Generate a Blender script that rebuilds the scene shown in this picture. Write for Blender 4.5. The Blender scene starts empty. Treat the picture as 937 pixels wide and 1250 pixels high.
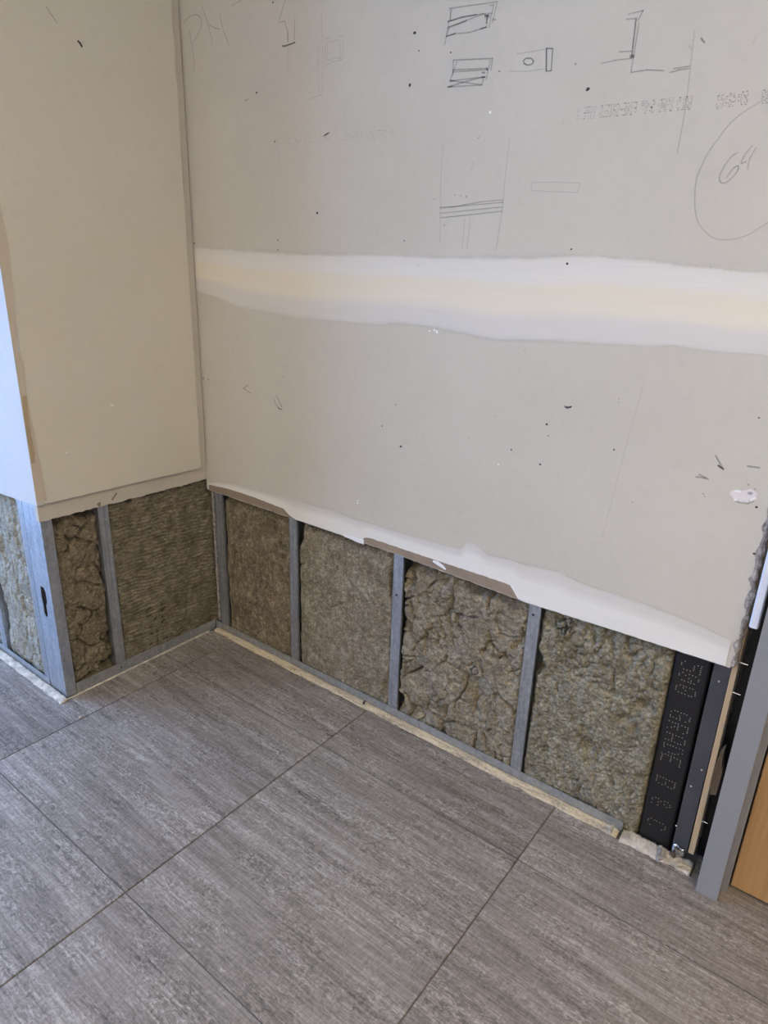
import bpy, bmesh, math, random
import numpy as np
from mathutils import Matrix, Vector, Euler

random.seed(7)
S = bpy.context.scene
COL = S.collection

# ------------------------------------------------------------------ camera
CAM = np.array([1.7924, -1.3840, 1.2764])
ROT = (math.radians(69.7815), math.radians(-1.8705), math.radians(37.6165))
FPX = 827.05
cd = bpy.data.cameras.new('camera')
cd.sensor_fit = 'HORIZONTAL'; cd.sensor_width = 36.0; cd.lens = FPX / 937 * 36.0
cd.clip_start = 0.02
cam = bpy.data.objects.new('camera', cd); COL.objects.link(cam)
cam.location = CAM; cam.rotation_euler = ROT
S.camera = cam
ROTM = np.array(Euler(ROT, 'XYZ').to_matrix())

# ------------------------------------------------------------------ world, daylight, exposure
w = bpy.data.worlds.new('world'); S.world = w; w.use_nodes = True
w.node_tree.nodes['Background'].inputs[0].default_value = (0.62, 0.76, 1.0, 1)
w.node_tree.nodes['Background'].inputs[1].default_value = 0.6
S.view_settings.view_transform = 'Standard'; S.view_settings.look = 'None'
S.view_settings.gamma = 1; S.view_settings.use_curve_mapping = False
S.view_settings.exposure = 0.80
WIN_X, WIN_Y0, WIN_Y1, WIN_Z0, WIN_Z1 = -1.75, -2.95, -0.95, 0.25, 2.35
ld = bpy.data.lights.new('window_daylight', 'AREA'); ld.shape = 'RECTANGLE'
ld.size = WIN_Z1 - WIN_Z0; ld.size_y = WIN_Y1 - WIN_Y0
ld.color = (0.27, 0.49, 1.0); ld.energy = 74
lo = bpy.data.objects.new('window_daylight', ld); COL.objects.link(lo)
lo.location = (WIN_X + 0.02, (WIN_Y0 + WIN_Y1) / 2, (WIN_Z0 + WIN_Z1) / 2)
lo.rotation_euler = (0, math.radians(-90), 0)
LAMPS = [(2.75, -1.45), (2.5, -3.2), (0.7, -3.6)]
LAMP_STRENGTH = 16.5
LAMP_COLOR = (1.0, 0.83, 0.585, 1)
CEIL = 2.72

# ------------------------------------------------------------------ helpers
def ray(px, py):
    return ROTM @ np.array([(px - 468.5) / FPX, -(py - 625) / FPX, -1.0])
def on(axis, val, px, py):
    d = ray(px, py); k = (val - CAM[axis]) / d[axis]
    return CAM + k * d
def on_y(px, py, y): return on(1, y, px, py)
def on_x(px, py, x): return on(0, x, px, py)
def on_z(px, py, z=0.0): return on(2, z, px, py)

def lin(r, g, b):
    f = lambda c: (c / 255 / 12.92) if c / 255 <= 0.04045 else ((c / 255 + 0.055) / 1.055) ** 2.4
    return (f(r), f(g), f(b), 1.0)

def mesh_obj(name, verts, faces, mat, parent=None, smooth=False):
    me = bpy.data.meshes.new(name)
    me.from_pydata([tuple(float(c) for c in v) for v in verts], [], [tuple(int(i) for i in f) for f in faces])
    me.update()
    if smooth: me.polygons.foreach_set('use_smooth', [True] * len(me.polygons))
    me.materials.append(mat)
    o = bpy.data.objects.new(name, me); COL.objects.link(o)
    if parent: o.parent = parent
    return o
def bm_obj(name, bm, mat, parent=None, smooth=False):
    bmesh.ops.recalc_face_normals(bm, faces=bm.faces[:])
    me = bpy.data.meshes.new(name); bm.to_mesh(me); bm.free()
    if smooth: me.polygons.foreach_set('use_smooth', [True] * len(me.polygons))
    me.materials.append(mat)
    o = bpy.data.objects.new(name, me); COL.objects.link(o)
    if parent: o.parent = parent
    return o
def add_box(bm, x0, x1, y0, y1, z0, z1, bevel=0.0):
    r = bmesh.ops.create_cube(bm, size=1.0)
    bmesh.ops.scale(bm, vec=(x1 - x0, y1 - y0, z1 - z0), verts=r['verts'])
    bmesh.ops.translate(bm, vec=((x0 + x1) / 2, (y0 + y1) / 2, (z0 + z1) / 2), verts=r['verts'])
    if bevel:
        es = list({e for v in r['verts'] for e in v.link_edges})
        bmesh.ops.bevel(bm, geom=es, offset=bevel, segments=1, affect='EDGES')
def box(name, x0, x1, y0, y1, z0, z1, mat, parent=None, bevel=0.0):
    bm = bmesh.new(); add_box(bm, x0, x1, y0, y1, z0, z1, bevel)
    return bm_obj(name, bm, mat, parent)
def empty(name, loc=(0, 0, 0)):
    o = bpy.data.objects.new(name, None); COL.objects.link(o); o.location = loc
    o.empty_display_size = 0.05
    return o
def tag(o, label, cat, group=None):
    o['label'] = label; o['category'] = cat
    if group: o['group'] = group
    return o
def struct(o):
    o['kind'] = 'structure'; return o
def prism(name, pts, fn, d0, d1, mat, parent=None):
    """extrude a 2D outline: fn(u, v, d) -> xyz"""
    n = len(pts)
    vs = [fn(u, v, d0) for u, v in pts] + [fn(u, v, d1) for u, v in pts]
    bm = bmesh.new()
    bv = [bm.verts.new(v) for v in vs]
    bm.faces.new(bv[:n]); bm.faces.new(list(reversed(bv[n:])))
    for i in range(n):
        j = (i + 1) % n
        bm.faces.new((bv[i], bv[j], bv[n + j], bv[n + i]))
    return bm_obj(name, bm, mat, parent)

# numpy noise -------------------------------------------------------
def _hash(ix, iy, seed):
    h = (ix.astype(np.int64) * 374761393 + iy.astype(np.int64) * 668265263 + seed * 1442695041) & 0xffffffff
    h = ((h ^ (h >> 13)) * 1274126177) & 0xffffffff
    h = h ^ (h >> 16)
    return (h & 0xffffff) / float(0xffffff)
def pnoise(x, y, seed=0):
    ix = np.floor(x); iy = np.floor(y); fx = x - ix; fy = y - iy
    sx = fx * fx * fx * (fx * (fx * 6 - 15) + 10); sy = fy * fy * fy * (fy * (fy * 6 - 15) + 10)
    def g(a, b):
        t = _hash(ix + a, iy + b, seed) * 2 * np.pi
        return np.cos(t) * (fx - a) + np.sin(t) * (fy - b)
    a = g(0, 0) * (1 - sx) + g(1, 0) * sx
    b = g(0, 1) * (1 - sx) + g(1, 1) * sx
    return (a * (1 - sy) + b * sy) * 1.4
def fbm(x, y, seed=0, octv=4, gain=0.5):
    t = 0; a = 1; s = 0
    for i in range(octv):
        t = t + a * pnoise(x * 2 ** i, y * 2 ** i, seed + i * 17); s += a; a *= gain
    return t / s
def worley(x, y, seed=0):
    ix = np.floor(x); iy = np.floor(y)
    f1 = np.full(x.shape, 9.0); f2 = np.full(x.shape, 9.0); idv = np.zeros(x.shape)
    for a in (-1, 0, 1):
        for b in (-1, 0, 1):
            cx = ix + a; cy = iy + b
            px = cx + _hash(cx, cy, seed); py = cy + _hash(cx, cy, seed + 99)
            d = np.hypot(px - x, py - y)
            m = d < f1
            f2 = np.where(m, f1, np.minimum(f2, d)); idv = np.where(m, _hash(cx, cy, seed + 5), idv)
            f1 = np.where(m, d, f1)
    return f1, f2, idv

# ------------------------------------------------------------------ materials
class NT:
    def __init__(s, name):
        s.m = bpy.data.materials.new(name); s.m.use_nodes = True
        s.t = s.m.node_tree; s.b = s.t.nodes['Principled BSDF']; s.out = s.t.nodes['Material Output']
    def n(s, typ, **kw):
        nd = s.t.nodes.new(typ)
        for k, v in kw.items(): setattr(nd, k, v)
        return nd
    def l(s, a, b): s.t.links.new(a, b)
    def coords(s, kind='Object', scale=(1, 1, 1), offset_random=False):
        tc = s.n('ShaderNodeTexCoord'); mp = s.n('ShaderNodeMapping')
        mp.inputs['Scale'].default_value = scale
        s.l(tc.outputs[kind], mp.inputs['Vector'])
        if offset_random:
            oi = s.n('ShaderNodeObjectInfo'); mm = s.n('ShaderNodeVectorMath', operation='SCALE')
            cx = s.n('ShaderNodeCombineXYZ')
            s.l(oi.outputs['Random'], cx.inputs[0]); s.l(oi.outputs['Random'], cx.inputs[1])
            mm.inputs['Scale'].default_value = 97.0
            s.l(cx.outputs[0], mm.inputs[0]); s.l(mm.outputs[0], mp.inputs['Location'])
        return mp.outputs[0]
    def noise(s, vec, scale, detail=3, rough=0.5, dist=0.0):
        nd = s.n('ShaderNodeTexNoise'); nd.inputs['Scale'].default_value = scale
        nd.inputs['Detail'].default_value = detail; nd.inputs['Roughness'].default_value = rough
        nd.inputs['Distortion'].default_value = dist
        s.l(vec, nd.inputs['Vector']); return nd.outputs['Fac']
    def ramp(s, fac, stops, interp='LINEAR'):
        r = s.n('ShaderNodeValToRGB'); r.color_ramp.interpolation = interp
        e = r.color_ramp.elements
        while len(e) < len(stops): e.new(0.5)
        for k, (p, c) in zip(e, stops):
            k.position = p; k.color = c if len(c) == 4 else (*c, 1)
        s.l(fac, r.inputs[0]); return r.outputs[0]
    def mix(s, fac, a, b, mode='MIX'):
        m = s.n('ShaderNodeMix', data_type='RGBA', blend_type=mode)
        for sock, v in ((m.inputs[0], fac), (m.inputs[6], a), (m.inputs[7], b)):
            if isinstance(v, (int, float)): sock.default_value = v
            elif isinstance(v, tuple): sock.default_value = v
            else: s.l(v, sock)
        return m.outputs[2]
    def math(s, op, a, b=0.0):
        m = s.n('ShaderNodeMath', operation=op)
        for i, v in enumerate((a, b)):
            if isinstance(v, (int, float)): m.inputs[i].default_value = v
            else: s.l(v, m.inputs[i])
        return m.outputs[0]
    def color(s, v):
        if isinstance(v, tuple): s.b.inputs['Base Color'].default_value = v
        else: s.l(v, s.b.inputs['Base Color'])
    def rough(s, v): s.b.inputs['Roughness'].default_value = v
    def bump(s, h, strength=0.3, dist=0.002):
        b = s.n('ShaderNodeBump'); b.inputs['Strength'].default_value = strength; b.inputs['Distance'].default_value = dist
        s.l(h, b.inputs['Height']); s.l(b.outputs[0], s.b.inputs['Normal'])
    def cover(s, fac):
        tr = s.n('ShaderNodeBsdfTransparent'); mx = s.n('ShaderNodeMixShader')
        if isinstance(fac, (int, float)): mx.inputs[0].default_value = fac
        else: s.l(fac, mx.inputs[0])
        s.l(tr.outputs[0], mx.inputs[1]); s.l(s.b.outputs[0], mx.inputs[2]); s.l(mx.outputs[0], s.out.inputs[0])
    def attr(s, name):
        a = s.n('ShaderNodeAttribute'); a.attribute_name = name; return a.outputs['Fac']

def spec(n, v): n.b.inputs['Specular IOR Level'].default_value = v

def drywall_mat(name, base, var):
    n = NT(name); c = n.coords()
    big = n.noise(c, 2.2, 4, 0.6); fine = n.noise(c, 45, 3, 0.6)
    col = n.mix(n.ramp(big, [(0.3, (0, 0, 0)), (0.7, (1, 1, 1))]), base, var)
    dark = n.ramp(fine, [(0.25, (0.9, 0.9, 0.9)), (0.5, (1, 1, 1))])
    col = n.mix(0.35, col, n.mix(1.0, col, dark, 'MULTIPLY'))
    n.color(col); n.rough(0.85); spec(n, 0.2)
    n.bump(n.noise(c, 260, 2, 0.5), 0.08, 0.001)
    return n.m
M = {}
M['paper'] = drywall_mat('drywall_paper', lin(197, 190, 174), lin(204, 197, 182))
M['paper_warm'] = drywall_mat('drywall_paper_warm', lin(205, 198, 178), lin(210, 203, 185))
M['paper_strip'] = drywall_mat('drywall_under_layer', lin(194, 186, 169), lin(200, 192, 176))
M['painted'] = drywall_mat('painted_wall', lin(198, 196, 191), lin(205, 203, 198))
M['ceiling'] = drywall_mat('ceiling_board', lin(225, 224, 220), lin(230, 229, 226))

def gypsum():
    n = NT('gypsum_core'); c = n.coords()
    f = n.noise(c, 90, 4, 0.7)
    n.color(n.ramp(f, [(0.3, lin(104, 96, 88)), (0.52, lin(168, 160, 151)), (0.75, lin(212, 206, 198))]))
    n.rough(0.95); n.bump(f, 0.6, 0.004); return n.m
M['gypsum'] = gypsum()

def compound(name, stops, noise_amt=0.35):
    n = NT(name); c = n.coords('Object', (1.0, 1, 14.0))
    v = n.attr('v'); nz = n.noise(c, 3.0, 4, 0.6)
    v2 = n.math('ADD', v, n.math('MULTIPLY', n.math('SUBTRACT', nz, 0.5), noise_amt))
    col = n.ramp(v2, stops)
    st = n.noise(n.coords('Object', (2, 1, 160.0)), 2.0, 3, 0.6)
    col = n.mix(n.ramp(st, [(0.35, (0.0, 0, 0)), (0.7, (0.16, 0.16, 0.16))]), col, lin(200, 190, 170))
    n.color(col); n.rough(0.8); spec(n, 0.25)
    edge = n.noise(n.coords('Object', (1, 1, 2.5)), 28, 4, 0.65)
    cov = n.attr('cov')
    fz = n.noise(n.coords(), 900, 2, 0.7)
    a = n.math('ADD', cov, n.math('MULTIPLY', n.math('SUBTRACT', edge, 0.5), 0.8))
    a = n.math('ADD', a, n.math('MULTIPLY', n.math('SUBTRACT', fz, 0.5), 1.3))
    k = n.math('GREATER_THAN', a, 0.5)
    n.cover(k)
    return n.m
M['tape_band'] = compound('joint_compound_band', [(0.0, lin(205, 199, 187)), (0.10, lin(221, 215, 203)), (0.28, lin(226, 220, 208)),
    (0.40, lin(228, 217, 194)), (0.62, lin(230, 220, 199)), (0.74, lin(218, 211, 200)), (0.92, lin(215, 209, 199)), (1.0, lin(203, 197, 186))], 0.10)
M['skim'] = compound('skim_compound', [(0.0, lin(206, 200, 189)), (0.3, lin(214, 208, 197)), (0.5, lin(230, 225, 214)), (1.0, lin(235, 230, 219))], 0.25)
M['peach_skim'] = compound('corner_compound', [(0.0, lin(194, 180, 158)), (1.0, lin(199, 186, 165))], 0.2)
M['olive_skim'] = compound('old_adhesive', [(0.0, lin(170, 150, 116)), (1.0, lin(180, 160, 128))], 0.3)

def plain(name, col, rough=0.6, metal=0.0, alpha=None, var=0.0, vscale=20, bump=0.0, bscale=80):
    n = NT(name)
    if var:
        c = n.coords(); f = n.noise(c, vscale, 4, 0.6)
        k = tuple(max(0, x * (1 - var)) for x in col[:3]) + (1,); k2 = tuple(min(1, x * (1 + var)) for x in col[:3]) + (1,)
        n.color(n.ramp(f, [(0.3, k), (0.7, k2)]))
    else: n.color(col)
    n.rough(rough); n.b.inputs['Metallic'].default_value = metal
    if bump: n.bump(n.noise(n.coords(), bscale, 3, 0.6), bump, 0.002)
    if alpha is not None:
        g = n.noise(n.coords(), 500, 2, 0.6)
        n.cover(n.ramp(g, [(0.35, (alpha * 0.55,) * 3), (0.6, (alpha,) * 3)]))
    return n.m
M['brown_paper'] = plain('brown_paper', lin(146, 128, 108), 0.9, var=0.14, vscale=14, bump=0.3)
M['pencil'] = plain('pencil_line', lin(70, 66, 66), 0.6, alpha=0.34)
M['pencil_dark'] = plain('pencil_line_heavy', lin(50, 47, 48), 0.6, alpha=0.5)
M['pencil_faint'] = plain('pencil_line_faint', lin(95, 90, 90), 0.6, alpha=0.19)
M['ink'] = plain('board_ink', lin(110, 104, 100), 0.7, alpha=0.38)
M['mark'] = plain('dark_mark', lin(62, 55, 50), 0.8)
M['mark_soft'] = plain('soft_mark', lin(110, 102, 94), 0.8, alpha=0.4)
M['chip'] = plain('paper_chip', lin(222, 214, 208), 0.9)
M['chip_white'] = plain('chip_white', lin(240, 238, 234), 0.9)
M['dust'] = plain('dusty_smudge', lin(200, 190, 176), 0.9, alpha=0.12)

def galv(name, base=(0.52, 0.54, 0.56), rough=0.42, metal=0.85):
    n = NT(name); c = n.coords()
    v = n.n('ShaderNodeTexVoronoi'); v.inputs['Scale'].default_value = 110; n.l(c, v.inputs['Vector'])
    f = n.noise(n.coords('Object', (1, 1, 0.12)), 60, 4, 0.65)
    sp = n.mix(0.25, f, v.outputs['Color'])
    n.color(n.ramp(sp, [(0.3, tuple(x * 0.72 for x in base)), (0.7, tuple(min(1, x * 1.12) for x in base))]))
    n.b.inputs['Metallic'].default_value = metal; n.rough(rough)
    n.bump(f, 0.08, 0.001)
    return n.m
M['galv'] = galv('galvanized_steel')
M['galv_track'] = galv('galvanized_track', (0.46, 0.47, 0.47), 0.5, 0.75)
M['char_steel'] = plain('charcoal_painted_steel', lin(76, 75, 78), 0.5, 0.2, var=0.12, vscale=12)
M['black_steel'] = plain('black_steel', lin(24, 23, 25), 0.42, 0.0, var=0.25, vscale=9)
M['stencil'] = plain('stencil_dots', lin(156, 148, 135), 0.8)
M['shiny'] = galv('bare_bright_steel', (0.75, 0.77, 0.8), 0.25, 1.0)
M['frame_gray'] = plain('gray_frame_paint', lin(140, 139, 139), 0.45, var=0.03, vscale=30, bump=0.05, bscale=200)
M['vinyl'] = plain('white_vinyl', lin(228, 229, 232), 0.4)
def adhesive_mat():
    n = NT('old_adhesive_strip')
    f = n.noise(n.coords('Object', (9, 60, 60)), 1.0, 5, 0.7, 0.5); g = n.noise(n.coords(), 140, 4, 0.7)
    k = n.math('ADD', n.math('MULTIPLY', f, 0.65), n.math('MULTIPLY', g, 0.35))
    n.color(n.ramp(k, [(0.34, lin(120, 110, 96)), (0.44, lin(170, 156, 132)), (0.54, lin(206, 190, 158)), (0.70, lin(226, 214, 188))]))
    n.rough(0.95); n.bump(k, 0.8, 0.003); return n.m
M['plaster'] = adhesive_mat()
M['plaster_white'] = plain('broken_plaster', lin(192, 182, 165), 0.9, var=0.42, vscale=45, bump=0.7, bscale=90)
M['dirt'] = plain('rotten_wood_dirt', lin(92, 74, 58), 0.95, var=0.4, vscale=50, bump=0.8, bscale=120)
M['grout'] = plain('grout', lin(96, 90, 82), 0.95, var=0.12, vscale=60)
M['crumb'] = plain('crumb', lin(196, 190, 178), 0.9)
M['dark_bit'] = plain('dark_bit', lin(38, 34, 30), 0.8)
M['white_frame'] = plain('window_frame_paint', lin(225, 226, 228), 0.4)
M['lamp_body'] = plain('lamp_body', lin(235, 235, 235), 0.4)

def wood(name, a, b, sc=(60, 60, 2.2), rough=0.5):
    n = NT(name); c = n.coords('Object', sc)
    f = n.noise(c, 1.0, 5, 0.6, 0.6); g = n.noise(n.coords('Object', (6, 6, 0.8)), 1.0, 3, 0.5)
    k = n.math('ADD', n.math('MULTIPLY', f, 0.7), n.math('MULTIPLY', g, 0.35))
    n.color(n.ramp(k, [(0.35, a), (0.7, b)])); n.rough(rough); return n.m
M['maple'] = wood('maple_veneer', lin(170, 132, 88), lin(198, 161, 114))
M['pine'] = wood('pine_lath', lin(196, 164, 122), lin(220, 192, 152), (120, 120, 4), 0.8)
M['splinter'] = wood('torn_wood', lin(92, 72, 50), lin(142, 116, 84), (200, 200, 9), 0.95)

def tile_mat():
    n = NT('grey_linen_tile')
    c1 = n.coords('Object', (1.8, 30, 1), True); c2 = n.coords('Object', (60, 130, 1), True)
    c3 = n.coords('Object', (9, 210, 1), True); c4 = n.coords('Object', (1.2, 2.6, 1), True)
    c5 = n.coords('Object', (190, 45, 1), True); c6 = n.coords('Object', (5, 13, 1), True)
    streak = n.noise(c1, 1.0, 5, 0.65, 0.3)
    worm = n.noise(c2, 1.0, 3, 0.6, 1.6)
    thread = n.noise(c3, 1.0, 3, 0.6)
    cross = n.noise(c5, 1.0, 3, 0.6, 0.5)
    cloud = n.noise(c4, 1.0, 4, 0.55)
    zone = n.ramp(n.noise(c6, 1.0, 4, 0.6, 0.4), [(0.38, (0.25, 0.25, 0.25)), (0.62, (1, 1, 1))])
    wm = n.math('MULTIPLY', n.math('SUBTRACT', worm, 0.5), zone)
    k = n.math('ADD', n.math('MULTIPLY', n.math('SUBTRACT', streak, 0.5), 0.34), n.math('MULTIPLY', wm, 0.62))
    k = n.math('ADD', k, n.math('MULTIPLY', n.math('SUBTRACT', thread, 0.5), 0.30))
    k = n.math('ADD', k, n.math('MULTIPLY', n.math('SUBTRACT', cross, 0.5), 0.16))
    k = n.math('ADD', k, n.math('MULTIPLY', n.math('SUBTRACT', cloud, 0.5), 0.16))
    k = n.math('ADD', k, 0.5)
    col = n.ramp(k, [(0.34, lin(86, 79, 71)), (0.44, lin(120, 112, 102)), (0.53, lin(146, 137, 127)), (0.66, lin(190, 182, 171))])
    n.color(col)
    rr = n.ramp(worm, [(0.35, (0.62, 0.62, 0.62)), (0.65, (0.42, 0.42, 0.42))])
    n.l(rr, n.b.inputs['Roughness']); spec(n, 0.45)
    n.bump(k, 0.35, 0.0015)
    return n.m
M['tile'] = tile_mat()

def wool_mat(name, a, b, c_, sc=(1, 1, 1), tint=None):
    n = NT(name)
    c = n.coords('Object', sc)
    f1 = n.noise(c, 210, 5, 0.75, 0.8); f2 = n.noise(n.coords(), 14, 4, 0.6, 0.5); f3 = n.noise(c, 70, 4, 0.7, 0.6)
    k = n.math('ADD', n.math('MULTIPLY', f1, 0.5), n.math('MULTIPLY', f3, 0.5))
    col = n.ramp(k, [(0.34, a), (0.5, b), (0.66, c_)])
    patch = n.ramp(f2, [(0.38, (0.80, 0.77, 0.72)), (0.6, (1.05, 1.05, 1.03))])
    col = n.mix(1.0, col, patch, 'MULTIPLY')
    ink = n.attr('ink')
    col = n.mix(ink, col, lin(40, 36, 30))
    n.color(col); n.rough(1.0); spec(n, 0.05)
    n.bump(k, 0.9, 0.006)
    return n.m
M['wool'] = wool_mat('mineral_wool', lin(92, 83, 68), lin(146, 136, 117), lin(196, 186, 165))
M['wool_grain'] = wool_mat('mineral_wool_grainy', lin(90, 84, 69), lin(145, 138, 119), lin(196, 189, 169), (1, 1, 1))
M['wool_dark'] = wool_mat('mineral_wool_brown', lin(82, 72, 56), lin(131, 119, 97), lin(176, 163, 138))
M['wool_rows'] = wool_mat('mineral_wool_crimped', lin(84, 77, 61), lin(128, 119, 99), lin(176, 166, 143), (0.5, 0.5, 1.0))
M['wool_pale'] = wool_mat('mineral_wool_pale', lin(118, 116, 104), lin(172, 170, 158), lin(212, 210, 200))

# ------------------------------------------------------------------ floor: slab and tiles
T = 0.016
TILE, XA, Y1 = 0.612, 0.7334, -0.2316
floor = struct(box('floor', -1.85, 3.4, -4.3, 0.30, -0.12, -0.0022, M['grout']))
def tile_mesh(w_, d_):
    bm = bmesh.new(); add_box(bm, -w_ / 2, w_ / 2, -d_ / 2, d_ / 2, -0.009, 0.0)
    top = [e for e in bm.edges if all(v.co.z > -0.001 for v in e.verts)]
    bmesh.ops.bevel(bm, geom=top, offset=0.0012, segments=2, affect='EDGES')
    bmesh.ops.recalc_face_normals(bm, faces=bm.faces[:])
    me = bpy.data.meshes.new('floor_tile'); bm.to_mesh(me); bm.free(); me.materials.append(M['tile']); return me
cache = {}
G = 0.0025
YT, XT, YL, XD = -0.0265, 0.008, -0.595, 1.672     # tile edges along the walls; beyond XD the floor runs on under the door
def odd_tile(pts):
    c = np.mean(pts, 0)
    o = prism('floor_tile', [(u - c[0], v - c[1]) for u, v in pts], lambda u, v, d: (u, v, d), -0.009, 0.0, M['tile'], floor)
    o.location = (c[0], c[1], 0)
for i in range(-5, 6):
    for j in range(-7, 3):
        g = G / 2
        x0, x1 = XA + (i - 1) * TILE + g, XA + i * TILE - g
        y0, y1 = Y1 + (j - 1) * TILE + g, Y1 + j * TILE - g
        x0, x1, y0 = max(x0, -1.70), min(x1, 3.295), max(y0, -4.2); y1 = min(y1, 0.19)
        if x1 - x0 < 0.03 or y1 - y0 < 0.03: continue
        if y1 > YT:                                     # row against the long wall
            if y0 > YT: continue
            if x0 > XD: pass
            elif x1 > XD:
                odd_tile([(x0, y0), (x1, y0), (x1, y1), (XD, y1), (XD, YT), (x0, YT)]); continue
            else: y1 = YT
        if x0 < XT and y1 > YL:                         # around the boxed-out wall
            if y0 > YL:
                if x1 < XT + 0.02: continue
                x0 = XT
            elif x1 <= XT: y1 = YL
            else:
                odd_tile([(x0, y0), (x1, y0), (x1, y1), (XT, y1), (XT, YL), (x0, YL)]); continue
        w_, d_ = x1 - x0, y1 - y0
        key = (round(w_, 3), round(d_, 3))
        if key not in cache: cache[key] = tile_mesh(w_, d_)
        o = bpy.data.objects.new('floor_tile', cache[key]); COL.objects.link(o)
        o.parent = floor; o.location = ((x0 + x1) / 2, (y0 + y1) / 2, random.uniform(-0.0002, 0.0002))

# ------------------------------------------------------------------ walls: boards
def ragged(u0, u1, v, step=0.012, amp=0.0012, seed=1, fn=None):
    n = max(2, int(abs(u1 - u0) / step))
    us = np.linspace(u0, u1, n + 1)
    nz = fbm(us * 60, us * 0 + seed * 3.7, seed, 3)
    return [(float(u), float((fn(u) if fn else v) + amp * k)) for u, k in zip(us, nz)]
FY = lambda u, v, d: (u, d, v)      # wall facing -Y: u = x, v = z
FX = lambda u, v, d: (d, u, v)      # wall facing +X: u = y, v = z

wall_right = struct(empty('wall_right', (0, 0, 0)))
ZJ = 1.2268
def hb(x):
    return float(np.interp(x, [0, 0.41, 0.81, 1.10, 1.20, 1.25, 1.40, 1.65], [0.541, 0.5385, 0.5365, 0.5275, 0.524, 0.5255, 0.529, 0.5335]))
pts = ragged(T, 1.648, 0, 0.010, 0.0022, 3, hb)
right_edge = [(1.648 + 0.003 * math.sin(k * 2.3) + random.uniform(-0.003, 0.003), z) for k, z in enumerate(np.arange(0.55, ZJ - 0.02, 0.018))]
prism('drywall_board', pts + right_edge + [(1.652, ZJ - 0.0006), (T, ZJ - 0.0006)], FY, -T, 0.0, M['paper'], wall_right)
prism('drywall_board', [(T, ZJ + 0.0006), (1.652, ZJ + 0.0006), (1.655, CEIL), (T, CEIL)], FY, -T, 0.0, M['paper'], wall_right)
# crumbled gypsum core showing on the cut edge next to the door frame
vs, fs = [], []
zs = np.arange(0.536, 1.9, 0.008)
for k, z in enumerate(zs):
    a = 1.0 if z < 0.75 else max(0.15, 1.0 - (z - 0.75) * 2.5)
    e = 1.653 + a * (0.001 + 0.005 * float(pnoise(np.array([z * 45.0]), np.array([1.3]), 4)[0]) + random.uniform(-0.0015, 0.002))
    for yy, dx in ((-0.0155, -0.002), (-0.0125, 0.003), (-0.006, 0.0045), (-0.001, 0.001)):
        vs.append((max(1.6525, e + dx * a + random.uniform(-0.001, 0.001)) , yy, z))
    vs.append((1.640, -0.001, z)); vs.append((1.640, -0.0155, z))
for k in range(len(zs) - 1):
    for q in range(6):
        fs.append((k * 6 + q, k * 6 + (q + 1) % 6, (k + 1) * 6 + (q + 1) % 6, (k + 1) * 6 + q))
mesh_obj('crumbled_edge', vs, fs, M['gypsum'], wall_right)
# rear skin of the stud wall, extended behind the door to block leaking light; wall above and right of the door
box('backing_board', -0.14, 3.3, 0.112, 0.128, -0.002, CEIL, M['painted'], wall_right)
box('drywall_board', 1.659, 2.72, -T, 0.0, 2.16, CEIL, M['paper'], wall_right)
box('drywall_board', 2.72, 3.3, -T, 0.0, 0.0, CEIL, M['paper'], wall_right)

wall_left = struct(empty('wall_left', (0, 0, 0)))
L = 0.570
def hl(y): return float(np.interp(y, [-0.58, 0], [0.5815, 0.5755]))
bot = ragged(-0.5795, -T - 0.0005, 0, 0.006, 0.0045, 8, hl)
prism('drywall_board', bot + [(-T - 0.0005, CEIL), (-0.5698, CEIL), (-0.5698, 0.629), (-0.5795, 0.629)], FX, 0.0005, T, M['paper_strip'], wall_left)
fb = ragged(-0.5698, -0.0470, 0, 0.012, 0.0016, 12, lambda y: float(np.interp(y, [-0.57, -0.047], [0.6355, 0.6265])))
fr = [(-0.0470 + 0.0022 * float(pnoise(np.array([z * 30.0]), np.array([0.7]), 9)[0]), float(z)) for z in np.arange(0.645, CEIL, 0.015)]
fr2 = [(-0.0470, CEIL)]
prism('drywall_board', fb + fr + fr2 + [(-0.5698, CEIL)], FX, T + 0.0003, 2 * T, M['paper_warm'], wall_left)
gb = [(y, z) for y, z in ragged(-0.0455, -0.0180, 0.634, 0.004, 0.001, 22)]
prism('filler_strip', gb + [(-0.0185, CEIL), (-0.0455, CEIL)], FX, T + 0.0003, T + 0.006, M['paper_strip'], wall_left)
box('backing_board', -0.109, -0.0935, -0.46, 0.11, 0.0, CEIL, M['painted'], wall_left)

wall_front = struct(empty('wall_far_left', (0, 0, 0)))
lb = ragged(-0.98, 2 * T + 0.0006, 0, 0.012, 0.002, 17, lambda x: float(np.interp(x, [-0.98, -0.18, 0.032], [0.615, 0.6215, 0.6345])))
prism('drywall_board', lb + [(2 * T + 0.0006, CEIL), (-0.98, CEIL)], FY, -L - T - 0.0006, -L - 0.0004, M['painted'], wall_front)
prism('drywall_board', [(-1.74, 0), (-0.982, 0), (-0.982, CEIL), (-1.74, CEIL)], FY, -L - T - 0.0006, -L - 0.0004, M['painted'], wall_front)
box('backing_board', -1.74, -0.112, -0.460, -0.445, 0.0, CEIL, M['painted'], wall_front)

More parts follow.
